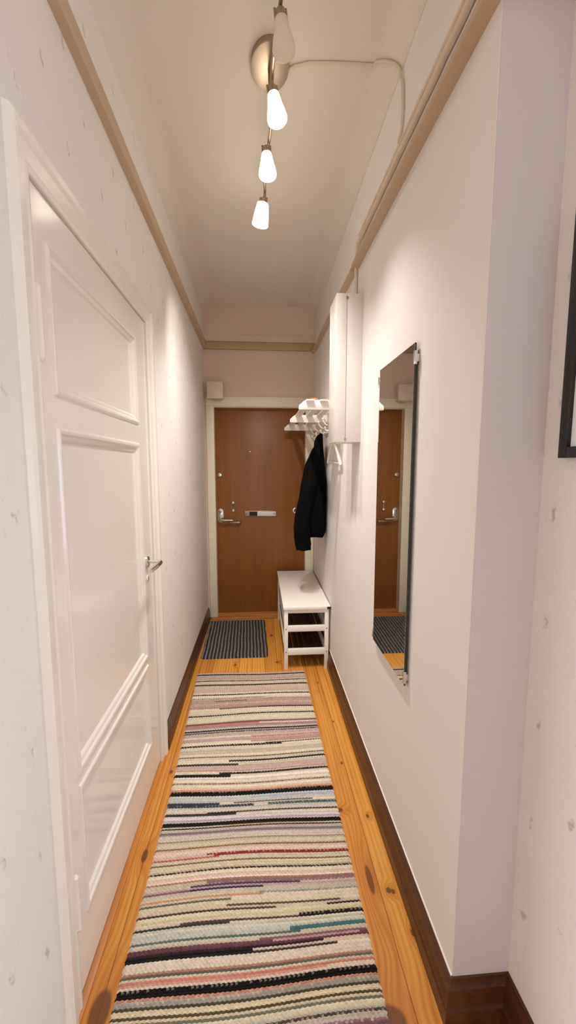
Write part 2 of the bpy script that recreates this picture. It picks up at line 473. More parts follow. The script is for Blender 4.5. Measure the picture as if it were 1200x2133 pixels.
MB().box(WX0 + 0.05, WX1 - 0.05, YB - 0.064, YB - 0.058, WZ0 + 0.05, WZ1 - 0.05).build('window_pane', M['pane'], w1, smooth=False)

# baseboards ---------------------------------------------------------
def base_profile(d=0.026, h=0.135):
    return [(0, 0), (d, 0), (d, 0.052), (d - 0.004, 0.060), (d - 0.004, 0.070), (d * 0.62, 0.086), (d * 0.62, 0.108), (d * 0.30, 0.122), (d * 0.25, h - 0.003), (0, h)]
def base_run(name, axis, wallpos, sgn, a, b, label, d=0.026, h=0.135):
    pts = [(wallpos + sgn * p, z) for p, z in base_profile(d, h)]
    o = MB().prism(pts, axis, a, b).build(name, M['base'], angle=25)
    return struct(o, label, 'baseboard')
def mitre_run(name, fa, fb, label, n=1):
    t = bmesh.new(); prof = base_profile(); R = []
    for i in range(n + 1):
        u = i / n
        R.append([t.verts.new(tuple(p_ + (q_ - p_) * u for p_, q_ in zip(fa(p, z), fb(p, z)))) for p, z in prof])
    for a_, b_ in zip(R, R[1:]):
        for k_ in range(len(prof)): t.faces.new([a_[k_], b_[k_], b_[(k_ + 1) % len(prof)], a_[(k_ + 1) % len(prof)]])
    t.faces.new(R[0]); t.faces.new(R[-1][::-1]); bmesh.ops.recalc_face_normals(t, faces=t.faces)
    for v in t.verts:                                        # follow the bow of the right wall
        if name == 'baseboard_right': v.co.x += xr(v.co.y) - XR
    m_ = MB(); m_.add(t); return struct(m_.build(name, M['base'], angle=25), label, 'baseboard')
mitre_run('baseboard_right', lambda p, z: (XR - p, YN - p, z), lambda p, z: (XR - p, YF - 0.06, z), 'dark brown stepped baseboard along the foot of the right wall', 20)
mitre_run('baseboard_return', lambda p, z: (XR - p, YN - p, z), lambda p, z: (XN - p, YN - p, z), 'short dark brown baseboard across the return wall at the corner')
mitre_run('baseboard_side', lambda p, z: (XN - p, YN - p, z), lambda p, z: (XN - p, YS, z), 'dark brown baseboard below the wall with the black picture frame')
base_run('baseboard_left', 'y', XL, 1, 2.115, YF - 0.03, 'dark brown baseboard along the left wall beyond the white door', 0.019)

# picture rails -------------------------------------------------------
def railseg(y0, z0, y1, z1, xw, sgn, d, h, bm):
    t = bmesh.new()
    pr = [(0, 0), (d - 0.004, 0), (d, 0.004), (d, h - 0.004), (d - 0.006, h), (0, h)]
    ra = [t.verts.new((xw + sgn * p, y0, z0 + z)) for p, z in pr]; rb = [t.verts.new((xw + sgn * p, y1, z1 + z)) for p, z in pr]
    t.faces.new(ra); t.faces.new(rb[::-1])
    for i in range(len(pr)): t.faces.new([ra[i], rb[i], rb[(i+1) % len(pr)], ra[(i+1) % len(pr)]])
    bmesh.ops.recalc_face_normals(t, faces=t.faces); bm.add(t)
bm_ = MB(); railseg(YL, 2.735, YF, 2.668, XL, 1, 0.032, 0.055, bm_)
struct(bm_.build('trim_1', M['rail'], angle=25), 'tan painted picture rail high along the left wall', 'picture rail')
bm_ = MB(); zr = lambda y: 2.548 + (y - 0.95) * 0.030
def rp(d, h): return [(0, 0), (d - 0.003, 0), (d, 0.003), (d, h - 0.003), (d - 0.004, h), (0, h)]
run_y(bm_, rp(0.042, 0.016), YN - 0.04, 2.225, xr, -1, 16, zr); run_y(bm_, rp(0.034, 0.022), 2.275, YF, xr, -1, 16, zr)
struct(bm_.build('trim_2', M['rail'], angle=25), 'tan picture rail high along the right wall, cut by the cable', 'picture rail')
bm_ = MB().box(XL, XR + 0.022, YF - 0.03, YF, 2.660, 2.725, 0.004)
struct(bm_.build('trim_3', M['rail_olive'], angle=25), 'olive tan picture rail across the far wall above the entry door', 'picture rail')
bm_ = MB().box(XR - 0.04, XN, YN - 0.042, YN, 2.565, 2.60, 0.003); bm_.box(XN - 0.035, XN, YS, YN - 0.04, 2.565, 2.60, 0.003)
struct(bm_.build('trim_4', M['rail'], angle=25), 'short picture rail at the top of the return wall', 'picture rail')

struct(MB().box(XL - 0.07, XL + 0.014, DY0 - 0.05, DY1 + 0.05, 0.0, 0.006, 0.002).build('trim_6', M['sill_y'], angle=30), 'flat wooden threshold strip under the white door', 'threshold')
# white panel door (door_1) ----------------------------------------------
XD = XL - 0.006
d1 = thing('door_1', (XD, DY0, 0), 'white glossy three-panel door in the left wall of the hallway', 'door', None, 'structure')
leaf = MB()
PX = XD - 0.012                                            # sunk panel face
stile0, stile1 = 1.125, 1.862
pan = [(0.215, 0.625), (0.66, 1.652), (1.735, 2.106)]
leaf.box(XD - 0.045, PX - 0.002, DY0 + 0.003, DY1 - 0.003, 0.016, DZ1 - 0.006)
leaf.box(PX - 0.004, XD, DY0 + 0.003, stile0, 0.016, DZ1 - 0.006)
leaf.box(PX - 0.004, XD, stile1, DY1 - 0.003, 0.016, DZ1 - 0.006)
zs = [0.016] + [v for p in pan for v in p] + [DZ1 - 0.006]
for i in range(0, len(zs), 2):
    leaf.box(PX - 0.004, XD, stile0, stile1, zs[i], zs[i+1])
leaf.build('door_leaf', M['white_gloss'], d1, angle=30)
for z0, z1 in pan:                                          # moulded panels: bevelled frame and flat field
    p = MB()
    t = bmesh.new()
    def loop(off, x): return [t.verts.new((x, stile0 + off, z0 + off)), t.verts.new((x, stile1 - off, z0 + off)), t.verts.new((x, stile1 - off, z1 - off)), t.verts.new((x, stile0 + off, z1 - off))]
    L = [loop(-0.002, XD - 0.0006), loop(0.002, XD + 0.005), loop(0.007, XD + 0.0065), loop(0.014, XD + 0.005), loop(0.020, XD - 0.001), loop(0.030, XD - 0.004), loop(0.038, PX + 0.001)]
    for a, b in zip(L, L[1:]):
        for i in range(4): t.faces.new([a[i], a[(i+1) % 4], b[(i+1) % 4], b[i]])
    t.faces.new(L[-1])
    bmesh.ops.recalc_face_normals(t, faces=t.faces)
    p.add(t); o = p.build('door_panel', M['white_gloss'], d1, angle=20)
# casing with stepped profile
cz = MB()
CX = XL                                                     # casing stands proud of the wall
def casing_profile():                                       # (offset from the opening outward, protrusion)
    return [(0.0, -0.004), (0.0, 0.003), (0.012, 0.007), (0.018, 0.004), (0.050, 0.009), (0.058, 0.017), (0.074, 0.019), (0.082, 0.013), (0.086, 0.0)]
t = bmesh.new(); prof = casing_profile(); rows = []
for o_, pr in prof:
    rows.append([t.verts.new((CX + pr, DY0 - o_, 0)), t.verts.new((CX + pr, DY0 - o_, DZ1 + o_)), t.verts.new((CX + pr, DY1 + o_, DZ1 + o_)), t.verts.new((CX + pr, DY1 + o_, 0))])
for a, b in zip(rows, rows[1:]):
    for i in range(3): t.faces.new([a[i], a[i+1], b[i+1], b[i]])
bmesh.ops.recalc_face_normals(t, faces=t.faces); cz.add(t)
cz.box(XL - 0.07, XL + 0.001, DY0 - 0.002, DY0 + 0.001, 0, DZ1); cz.box(XL - 0.07, XL + 0.001, DY1 - 0.001, DY1 + 0.002, 0, DZ1)
cz.box(XL - 0.07, XL + 0.001, DY0, DY1, DZ1 - 0.001, DZ1 + 0.002)
cz.build('door_frame', M['trim_white'], d1, angle=20)
for z0, z1 in ((1.80, 1.985), (0.245, 0.425)):
    h = MB(); h.tube([(XD + 0.013, DY0 - 0.004, z0 + 0.01), (XD + 0.013, DY0 - 0.004, z1 - 0.01)], 0.0085, 14)
    h.lathe([(0.0, 0), (0.005, 0.003), (0.0085, 0.01)], (XD + 0.013, DY0 - 0.004, z0), (0, 0, 1), 14)
    h.lathe([(0.0, 0), (0.005, 0.003), (0.0085, 0.01)], (XD + 0.013, DY0 - 0.004, z1), (0, 0, -1), 14)
    h.tube([(XD + 0.013, DY0 - 0.004, (z0 + z1) / 2 - 0.003), (XD + 0.013, DY0 - 0.004, (z0 + z1) / 2 + 0.003)], 0.0093, 14)
    h.build('hinge', M['trim_white'], d1)
HY, HZ = 1.915, 1.105
hd = MB()
hd.lathe([(0.026, 0), (0.026, 0.006), (0.022, 0.009), (0.009, 0.010)], (XD, HY, HZ), (1, 0, 0), 28)
hd_o = hd.build('rosette', M['chrome'], d1)
hd = MB(); hd.tube([(XD + 0.004, HY, HZ), (XD + 0.056, HY, HZ), (XD + 0.063, HY - 0.006, HZ), (XD + 0.066, HY - 0.02, HZ - 0.001), (XD + 0.062, HY - 0.07, HZ - 0.006), (XD + 0.050, HY - 0.125, HZ - 0.014)], [0.0085, 0.0085, 0.010, 0.0105, 0.0105, 0.009], 16)
hd.build('door_handle', M['chrome'], d1)
hd = MB(); hd.lathe([(0.0145, 0), (0.0145, 0.003), (0.011, 0.005)], (XD, HY, HZ - 0.078), (1, 0, 0), 24)
kh = hd.build('keyhole_cover', M['trim_white'], d1)
MB().box(XD + 0.0045, XD + 0.006, HY - 0.003, HY + 0.003, HZ - 0.090, HZ - 0.068).build('keyhole', M['black_plastic'], kh)

# entry door (door_2) ----------------------------------------------------
YD = YF + 0.062
d2 = thing('door_2', (0, YD, 0), 'brown wood veneer entry door at the far end of the hallway', 'door', None, 'structure')
MB().box(EX0, EX1, YD, YD + 0.045, EZ0, EZ1, 0.002).build('door_leaf', M['veneer'], d2)
fr = MB()
fr.box(-0.508, EX0 + 0.002, YF - 0.022, YF + 0.0, 0.022, EZ1 + 0.006, 0.004); fr.box(EX1 - 0.002, XR + 0.018, YF - 0.022, YF, 0.022, EZ1 + 0.006, 0.004)
fr.box(EX0 - 0.02, EX0 + 0.002, YF - 0.01, YD + 0.06, 0.04, EZ1 + 0.02); fr.box(EX1 - 0.002, EX1 + 0.02, YF - 0.01, YD + 0.06, 0.04, EZ1 + 0.02)
fr.box(-0.508, XR + 0.018, YF - 0.022, YF, EZ1 + 0.006, EZ1 + 0.085, 0.004); fr.box(EX0, EX1, YF - 0.01, YD + 0.06, EZ1 - 0.002, EZ1 + 0.02)
fr.box(-0.508, XR + 0.018, YF - 0.028, YF, EZ1 + 0.080, EZ1 + 0.094, 0.003)
fr.build('door_frame', M['cream'], d2)
def hw(name, mat, fn):
    m = MB(); fn(m); return m.build(name, mat, d2)
hw('deadbolt_knob', M['chrome'], lambda m: m.lathe([(0.0245, 0), (0.0245, 0.010), (0.018, 0.018), (0.006, 0.020)], (-0.394, YD, 1.468), (0, -1, 0), 24))
def esc(m):
    pts = []
    for i in range(13): a = PI * i / 12; pts.append((-0.394 + 0.031 * math.cos(a), 1.098 + 0.031 * math.sin(a)))
    for i in range(13): a = PI + PI * i / 12; pts.append((-0.394 + 0.031 * math.cos(a), 1.018 + 0.031 * math.sin(a)))
    m.prism(pts, 'y', YD - 0.008, YD, 0.0015)
es = hw('lock_plate', M['chrome'], esc)
MB().lathe([(0.015, 0), (0.015, 0.012), (0.011, 0.014)], (-0.394, YD - 0.008, 1.096), (0, -1, 0), 20).build('lock_cylinder', M['steel'], es)
hw('door_handle', M['chrome'], lambda m: m.tube([(-0.394, YD - 0.005, 1.016), (-0.394, YD - 0.050, 1.016), (-0.385, YD - 0.058, 1.016), (-0.365, YD - 0.06, 1.016), (-0.268, YD - 0.058, 1.014)], [0.012, 0.012, 0.013, 0.013, 0.012], 14))
hw('pull_handle', M['brass'], lambda m: m.tube([(-0.300, YD - 0.002, 0.990), (-0.300, YD - 0.030, 0.990), (-0.292, YD - 0.038, 0.990), (-0.205, YD - 0.040, 0.990), (-0.200, YD - 0.030, 0.985), (-0.200, YD - 0.002, 0.985)], 0.0105, 12))
def chain(m):
    for z in (1.187, 1.108): m.lathe([(0.0195, 0), (0.0195, 0.007), (0.014, 0.017), (0.004, 0.020)], (-0.266, YD, z), (0, -1, 0), 20)
hw('safety_latch', M['chrome'], chain)
hw('latch_rod', M['chrome'], lambda m: m.tube([(-0.266, YD - 0.012, 1.175), (-0.263, YD - 0.016, 1.15), (-0.266, YD - 0.012, 1.115)], 0.0040, 8))
ms = hw('mail_slot', M['steel'], lambda m: m.box(-0.150, 0.172, YD - 0.012, YD, 1.046, 1.104, 0.003))
MB().box(-0.103, -0.022, YD - 0.0135, YD - 0.011, 1.052, 1.096).build('slot_window', M['black_plastic'], ms)
MB().box(-0.022, 0.165, YD - 0.016, YD - 0.011, 1.052, 1.097, 0.002).build('slot_flap', M['satin'], ms)
for x in (-0.130, 0.150): MB().lathe([(0.008, 0), (0.006, 0.003)], (x, YD - 0.012 - (0.004 if x > 0 else 0), 1.072), (0, -1, 0), 12).build('slot_screw', M['grey_screw'], ms)
hw('peephole', M['chrome'], lambda m: m.lathe([(0.006, 0), (0.006, 0.003), (0.004, 0.005)], (-0.09, YD, 1.70), (0, -1, 0), 14))
hw('round_lock', M['chrome'], lambda m: m.lathe([(0.028, 0), (0.028, 0.008), (0.020, 0.012), (0.013, 0.012), (0.013, 0.004)], (0.366, YD, 1.103), (0, -1, 0), 24))
# threshold
st = MB().box(EX0 - 0.02, EX1 + 0.02, YF - 0.012, YD + 0.06, 0.0, 0.040, 0.004); st.box(-0.49, XR - 0.01, YF - 0.045, YF - 0.012, 0.0, 0.020, 0.005)
struct(st.build('trim_5', M['sill'], angle=30), 'worn wooden threshold at the foot of the entry door', 'threshold')

# ------------------------------------------------------------------ wall box above the entry door
bx = thing('junction_box', (-0.405, 3.985, 2.185), 'beige square electrical box on the far wall above the door frame', 'electrical box')
MB().box(-0.487, -0.335, 3.962, YF, 2.190, 2.345, 0.006).build('box_body', M['plastic'], bx)
MB().lathe([(0.004, 0), (0.004, 0.003)], (-0.335, 4.012, 2.268), (1, 0, 0), 12).build('screw', M['grey_screw'], bx)
MB().tube([(-0.435, 4.03, 2.19), (-0.42, 4.02, 2.176), (-0.39, 4.02, 2.170), (-0.365, 4.025, 2.177), (-0.358, 4.035, 2.19)], 0.005, 8).build('cable_loop', M['cable'], bx)

# ------------------------------------------------------------------ rag rug
def rug():
    # (position in a zoomed view, half thickness, sRGB, x range 0..1); painted over a cream/mauve base in order
    rows = [
     (40,6,(196,176,160),0,1),(47,3,(70,58,54),0,1),(60,8,(182,160,150),0,1),(72,2.5,(64,54,50),0,1),(80,5,(214,198,180),0,1),(88,2.5,(84,70,62),0,1),(105,12,(204,182,166),0,1),
     (127,2.6,(52,46,42),0,1),(135,4,(224,208,188),0,1),(141,2,(110,88,78),0,.6),(160,16,(188,160,146),0,1),(152,2,(90,74,68),.2,.45),(176,4,(176,146,136),0,1),(182,3,(62,52,46),.55,1),(182,2,(120,96,86),.25,.55),(190,4,(222,206,186),0,1),(198,3,(206,190,170),0,1),
     (206,2,(74,62,56),0,1),(222,12,(220,208,188),0,1),(238,3.5,(120,84,80),0,1),(244,3,(196,122,114),0,.55),(252,6,(178,146,146),0,1),(266,2.3,(58,48,48),0,1),(280,10,(196,176,166),0,1),(274,2,(112,92,90),0,1),(294,3,(196,130,124),.5,1),(302,8,(190,166,160),0,1),
     (313,5,(190,152,146),.5,1),(327,3,(48,42,40),0,.7),(322,2,(70,60,56),.6,1),(336,6,(220,208,194),0,1),(350,8,(206,194,176),0,1),(362,4,(226,214,196),0,1),(372,2.2,(110,92,78),0,1),(388,3.6,(52,48,46),.35,1),(400,3.6,(60,54,50),0,.4),
     (396,3,(206,192,176),.4,1),(412,10,(202,182,172),0,1),(424,2,(188,138,132),0,1),(436,3,(44,38,38),.3,1),(445,4,(40,36,38),0,.35),(456,14,(230,218,204),0,1),(476,2,(126,102,80),0,1),(490,8,(232,218,200),0,1),(504,4,(214,160,136),0,1),
     (517,5,(32,28,28),0,1),(540,14,(198,200,196),0,1),(534,4,(184,190,198),.5,1),(560,4,(66,66,86),0,.30),(556,2.5,(92,86,100),.4,.85),(568,3,(60,64,80),.0,.5),(568,3,(74,96,98),.6,1),(580,6,(208,206,196),0,1),(594,3.6,(52,44,44),.25,1),(602,3,(68,60,58),0,.4),
     (615,9,(216,210,210),0,1),(626,3,(188,178,196),0,1),(640,4,(36,32,34),0,1),(648,3.5,(226,186,140),.35,.9),(655,3,(60,56,72),0,1),(664,4,(208,196,186),0,1),(674,4,(140,124,132),0,1),(690,9,(214,206,194),0,1),(706,4,(170,154,132),0,1),(716,6,(214,206,180),0,1),
     (728,4,(228,216,190),0,1),(738,2.2,(140,106,70),0,1),(752,8,(236,214,198),0,1),(768,4.5,(150,62,48),.28,1),(780,4,(190,112,94),0,.32),(774,3,(228,190,168),0,.3),(788,6,(230,218,196),0,1),(800,2.2,(142,114,84),0,1),(812,8,(216,206,180),0,1),(826,3,(200,188,156),0,1),(832,3,(70,58,50),0,1),
     (846,8,(230,214,196),0,1),(862,8,(234,214,200),0,1),(870,2.4,(184,140,120),0,1),(884,5,(168,132,140),.3,1),(893,4,(92,72,96),.22,.72),(900,3,(200,170,170),0,1),(908,4.5,(72,60,88),.22,.55),(904,5,(150,112,122),0,.25),(918,6,(222,210,190),0,1),
     (928,4,(160,164,166),.55,1),(938,3,(196,150,120),0,.55),(946,6,(214,206,184),0,1),(954,3,(110,104,86),0,.4),(966,8,(224,216,190),0,1),(976,2.4,(104,88,80),.4,.9),(990,6,(216,208,180),0,1),(998,2.6,(84,72,60),0,.6),(996,2.4,(60,52,46),.85,1),(1014,9,(220,210,170),0,1),
     (1030,4.5,(44,36,34),.72,1),(1036,3.5,(104,84,76),.2,.75),(1043,3,(70,58,52),0,.4),(1062,14,(206,206,188),0,1),(1080,6,(196,202,190),0,1),(1084,5.5,(92,128,126),.68,1),(1094,3,(104,120,116),0,.7),(1106,6,(220,210,200),0,1),(1118,4,(150,110,116),.55,1),
     (1132,8,(112,70,84),0,1),(1124,4,(190,150,160),.6,.95),(1142,3,(60,40,46),0,.8),(1150,4.5,(206,132,128),0,.6),(1150,4,(222,190,180),.6,1),(1162,6,(30,24,26),0,.5),(1160,3,(60,44,42),.5,.85),(1180,10,(226,210,194),0,1),(1200,10,(222,212,190),0,1),(1216,3,(190,140,120),0,1),
     (1226,5.5,(104,98,84),0,1),(1240,6,(226,216,192),0,1),(1252,3.5,(204,138,124),.0,1),(1262,5,(212,160,146),0,.8),(1274,5,(226,210,190),0,1),(1288,8,(24,20,20),0,1),(1302,4,(232,222,200),0,1),(1308,2.4,(206,150,120),0,1),(1330,15,(172,166,158),0,1),
     (1350,3,(84,76,58),0,1),(1364,8,(230,220,188),0,1),(1378,3,(92,84,62),0,1),(1390,6,(224,214,186),0,1),(1404,8,(124,120,100),0,1),(1420,6,(220,212,190),0,1),(1440,10,(206,200,180),0,1),(1460,4,(80,72,66),0,1),
    ]
    import numpy as np
    F, cx, cy, H = 845.0, 600.0, 1066.5, 1.55
    def y_of(yc):                                   # pattern position -> metres along the rug
        py = 1380 + yc / 1.935
        th = math.radians(6.381)
        v = (py - cy) / F
        # ray in the vertical plane (yaw is small)
        dy = math.cos(th) - v * math.sin(th) * 1.0; dz = -math.sin(th) - v * math.cos(th)
        return dy / -dz * H / math.cos(0.0) * 1.0
    y_top, y_bot = 2.925, 0.30
    bands = []
    for yc, hw_, c, a, b in rows:
        ya, yb = y_of(yc - hw_), y_of(yc + hw_)
        if sum(c) < 140 and hw_ >= 3.5:
            m_ = (ya + yb) / 2; h_ = (ya - yb) * 0.85; ya, yb = m_ + h_, m_ - h_
        bands.append((yb, ya, c, a, b))
    ylast = min(b[0] for b in bands)
    # the rug goes on towards the camera with the same kind of stripes
    pal = [(222,212,190),(206,196,176),(60,52,48),(196,150,138),(214,206,190),(128,122,104),(230,218,196),(140,110,116)]
    yy = ylast
    rr = random.Random(4)
    while yy > y_bot:
        w = rr.uniform(0.006, 0.03); c = rr.choice(pal)
        if sum(c) < 250: w = 0.008
        bands.append((yy - w, yy, c, 0, 1)); yy -= w
    p_row, p_col = 0.0066, 0.0074
    nrow = int((y_top - y_bot) / p_row)
    x0l = lambda y: -0.432 - 0.045 * max(0, (y - 1.7) / 1.25) ** 1.2
    x1l = lambda y: 0.352 - 0.02 * max(0, (y - 1.2) / 1.7)
    ncol = 108
    cream = (222, 208, 190)
    verts, faces, cols = [], [], []
    rng = random.Random(11)
    wob = [(rng.uniform(2, 9), rng.uniform(0, 6.28)) for _ in range(4)]
    def wander(x, y):
        return 0.007 * math.sin(4.0 * x + 5.3 * y + 1.0) + 0.004 * math.sin(9 * x - 7.1 * y)
    # rows of vertices: valley, crest, valley...
    nv = ncol + 1
    for r in range(nrow * 2 + 1):
        yb = y_top - r * p_row / 2
        crest = r % 2 == 1
        k = r // 2
        for j in range(nv):
            f = j / ncol
            edge = 0.0016 * math.sin(k * 1.7) * (1 if f in (0.0, 1.0) else 0)
            x = x0l(yb) + (x1l(yb) - x0l(yb)) * f + edge
            zig = 0.0011 * (1 if (j + 0) % 2 else -1)
            y = yb + wander(x, yb) + zig
            if crest: z = 0.0065 + (0.0022 if (j + k) % 2 else -0.0006)
            else: z = 0.0044
            z += rng.uniform(-0.0006, 0.0006)
            if r == 0 or r == nrow * 2 or f in (0.0, 1.0): z = 0.0012
            verts.append((x, y, z))
    rowcol = []
    for k in range(nrow):
        yc = y_top - (k + 0.5) * p_row
        hits = [b for b in bands if b[0] <= yc <= b[1]]
        near = sorted(bands, key=lambda b: abs((b[0] + b[1]) / 2 - yc))[:2]
        # thin dark stripes must not fall between two rows
        for b in bands:
            if b[1] - b[0] < p_row * 1.05 and abs((b[0] + b[1]) / 2 - yc) <= p_row * 0.5 and b not in hits: hits.append(b)
        hits.sort(key=lambda b: (sum(b[2]) > 140, b[1] - b[0]))
        rowcol.append(hits)
    for k in range(nrow):
        hits = rowcol[k]; jit = rng.uniform(0.93, 1.05); hue = (rng.uniform(-5, 5), rng.uniform(-4, 4), rng.uniform(-6, 6))
        dotted = rng.random() < 0.22
        cut = rng.uniform(0.1, 0.9); shift = rng.uniform(-10, 8)
        for half in (0, 1):
            r = k * 2 + half
            for j in range(ncol):
                f = (j + 0.5) / ncol
                c = None
                for b in hits:
                    if b[3] - 0.01 <= f <= b[4] + 0.01: c = b[2]; break
                if c is None: c = cream
                dark = sum(c) < 330
                if (dark and half == 1 and j % 2 == 0 and dotted and rng.random() < 0.6) or (not dark and dotted and (j + k) % 2 == 0 and rng.random() < 0.5):
                    c2 = tuple(0.45 * q + 0.55 * w for q, w in zip(c, (226, 212, 192)))
                else: c2 = c
                s = jit * rng.uniform(0.95, 1.04)
                if f > cut: c2 = tuple(q + shift for q in c2)
                c2 = tuple(max(8, min(250, (q + h) * s)) for q, h in zip(c2, hue))
                a = r * nv + j
                faces.append((a, a + nv, a + nv + 1, a + 1)); cols.append(lin(c2))
    me = bpy.data.meshes.new('rag_rug'); me.from_pydata(verts, [], faces); me.update()
    at = me.color_attributes.new('yarn', 'FLOAT_COLOR', 'CORNER')
    arr = np.ones((len(faces) * 4, 4), dtype=np.float32)
    arr[:, :3] = np.repeat(np.array(cols, dtype=np.float32), 4, axis=0)
    at.data.foreach_set('color', arr.ravel())
    bm = bmesh.new(); bm.from_mesh(me)
    # underside so that the rug has thickness
    be = [e for e in bm.edges if len(e.link_faces) == 1]
    ex = bmesh.ops.extrude_edge_only(bm, edges=be)
    for v in [g for g in ex['geom'] if isinstance(g, bmesh.types.BMVert)]: v.co.z = 0.0002
    for f in bm.faces: f.smooth = False
    bmesh.ops.recalc_face_normals(bm, faces=bm.faces)
    bm.to_mesh(me); bm.free()
    o = bpy.data.objects.new('rag_rug', me); COL.objects.link(o); me.materials.append(M['rug'])
    return tag(o, 'long striped rag rug in cream, grey, mauve and black on the floorboards', 'rug')
rug()

# ------------------------------------------------------------------ doormat with ribs along the hallway
def doormat():
    rng = random.Random(5)
    n = 19; W = 0.548; y0, y1 = 3.168, 3.99
    verts, faces, cols = [], [], []
    prof = [0.0035, 0.009, 0.0115, 0.009, 0.0035, 0.0030]   # rib then groove
    xs, zs_, cs = [], [], []
    pitch = W / n
    for i in range(n):
        for q, z in zip((0.0, 0.14, 0.31, 0.48, 0.62, 0.82), prof):
            xs.append(i * pitch + q * pitch); zs_.append(z); cs.append(0 if q < 0.62 else 1)
    xs.append(W); zs_.append(0.0035); 
    m = 110
    for r in range(m + 1):
        y = y0 + (y1 - y0) * r / m
        for x, z in zip(xs, zs_):
            c = min(x, W - x, y - y0, y1 - y)
            rx = min(x, W - x); ry = min(y - y0, y1 - y)
            xx = -0.484 + x - 0.022 * (r / m) + (0.0012 * math.sin(y * 19) if 0.02 < x < W - 0.02 else 0.002 * math.sin(y * 23))
            # rounded corners
            yy = y
            if rx < 0.03 and ry < 0.03:
                d = math.hypot(0.03 - rx, 0.03 - ry)
                if d > 0.03:
                    s = 0.03 / d
                    nrx, nry = 0.03 - (0.03 - rx) * s, 0.03 - (0.03 - ry) * s
                    xx += (nrx - rx) * (1 if x < W / 2 else -1); yy += (nry - ry) * (1 if r < m / 2 else -1)
            zz = z + rng.uniform(-0.0012, 0.0012)
            if r in (0, m): zz = 0.002
            verts.append((xx, yy, max(0.001, zz)))
    nx = len(xs)
    for r in range(m):
        for j in range(nx - 1):
            faces.append((r * nx + j, r * nx + j + 1, (r + 1) * nx + j + 1, (r + 1) * nx + j))
            if cs[j]: c = (26, 24, 24)
            else:
                g = rng.uniform(0.75, 1.2); c = (122 * g, 115 * g, 108 * g)
            if j % 6 == 0: c = tuple(q * 0.7 for q in c)
            cols.append(lin(c))
    me = bpy.data.meshes.new('doormat'); me.from_pydata(verts, [], faces); me.update()
    at = me.color_attributes.new('yarn', 'FLOAT_COLOR', 'CORNER')
    buf = []
    for c in cols: buf += [c[0], c[1], c[2], 1.0] * 4
    at.data.foreach_set('color', buf)
    bm = bmesh.new(); bm.from_mesh(me)
    be = [e for e in bm.edges if len(e.link_faces) == 1]
    ex = bmesh.ops.extrude_edge_only(bm, edges=be)
    for v in [g for g in ex['geom'] if isinstance(g, bmesh.types.BMVert)]: v.co.z = 0.0002
    bmesh.ops.recalc_face_normals(bm, faces=bm.faces)
    bm.to_mesh(me); bm.free()
    o = bpy.data.objects.new('doormat', me); COL.objects.link(o); me.materials.append(M['rug'])
    tag(o, 'grey and black ribbed doormat in front of the entry door', 'doormat')
doormat()

# ------------------------------------------------------------------ white shoe bench
BX0, BX1, BY0, BY1, BH = 0.179, 0.520, 2.955, 4.000, 0.50
be = thing('shoe_bench', (0.35, 3.48, 0), 'white open shoe bench with slatted shelves against the right wall', 'bench')
seat = MB().box(0.172, 0.532, BY0 - 0.012, BY1 + 0.012, BH - 0.024, BH, 0.003).build('seat', M['bench'], be)
MB().box(0.505, 0.5325, BY0 - 0.0135, BY0 + 0.004, BH - 0.022, BH - 0.004, 0.001).build('corner_cap', M['black_plastic'], be)['label'] = 'black cap at the near corner of the seat'
lg = 0.030
for x, y in ((BX0, BY0), (BX1 - lg, BY0), (BX0, BY1 - lg), (BX1 - lg, BY1 - lg)):
    l = MB().box(x, x + lg, y, y + lg, 0, BH - 0.024, 0.002).build('leg', M['bench'], be)
    near = y == BY0
    yy = y if near else y + lg
    for z in (0.322, 0.138): MB().lathe([(0.0052, 0), (0.0045, 0.0015), (0.001, 0.0012)], (x + lg / 2, yy, z), (0, -1 if near else 1, 0), 12).build('screw', M['grey_screw'], l)
for y in (BY0, BY1 - lg):
    for z0, z1 in ((0.300, 0.345), (0.114, 0.162), (0.446, 0.476)):
        MB().box(BX0 + lg, BX1 - lg, y + 0.003, y + lg - 0.005, z0, z1, 0.0015).build('end_rail', M['bench'], be)
for x in (BX0 + 0.004, BX1 - lg + 0.004):
    for z0, z1 in ((0.310, 0.350), (0.126, 0.166), (0.446, 0.476)):
        MB().box(x, x + 0.018, BY0 + lg, BY1 - lg, z0, z1, 0.0015).build('side_rail', M['bench'], be)
for zz in (0.312, 0.130):
    for i in range(6):
        x = BX0 + 0.034 + i * 0.0462
        MB().box(x, x + 0.037, BY0 + 0.012, BY1 - 0.012, zz, zz + 0.012, 0.0015).build('slat', M['dark_slat'], be)['label'] = 'dark brown shelf slat'

# ------------------------------------------------------------------ hat rack
HX0, HZ0, HZ1 = 0.245, 1.898, 1.957
hr = thing('hat_rack', (XR, 3.25, HZ0), 'white slatted hat rack on the right wall above the hanging jacket', 'hat rack')
for y in (2.53, 3.262, 3.985):
    pts = [(HX0, HZ0 + 0.004), (HX0 + 0.004, HZ0), (xr(y), HZ0), (xr(y), HZ1), (HX0 + 0.046, HZ1), (HX0 + 0.030, HZ1 - 0.008), (HX0 + 0.002, HZ0 + 0.026)]
    MB().prism(pts, 'y', y, y + 0.020, 0.0012).build('bracket', M['rack'], hr)
for x0, x1 in ((0.289, 0.338), (0.374, 0.422), (0.458, 0.506)):
    MB().box(x0, x1, 2.506, 4.020, HZ1 - 0.0090, HZ1 - 0.0004, 0.001).build('slat', M['rack'], hr)
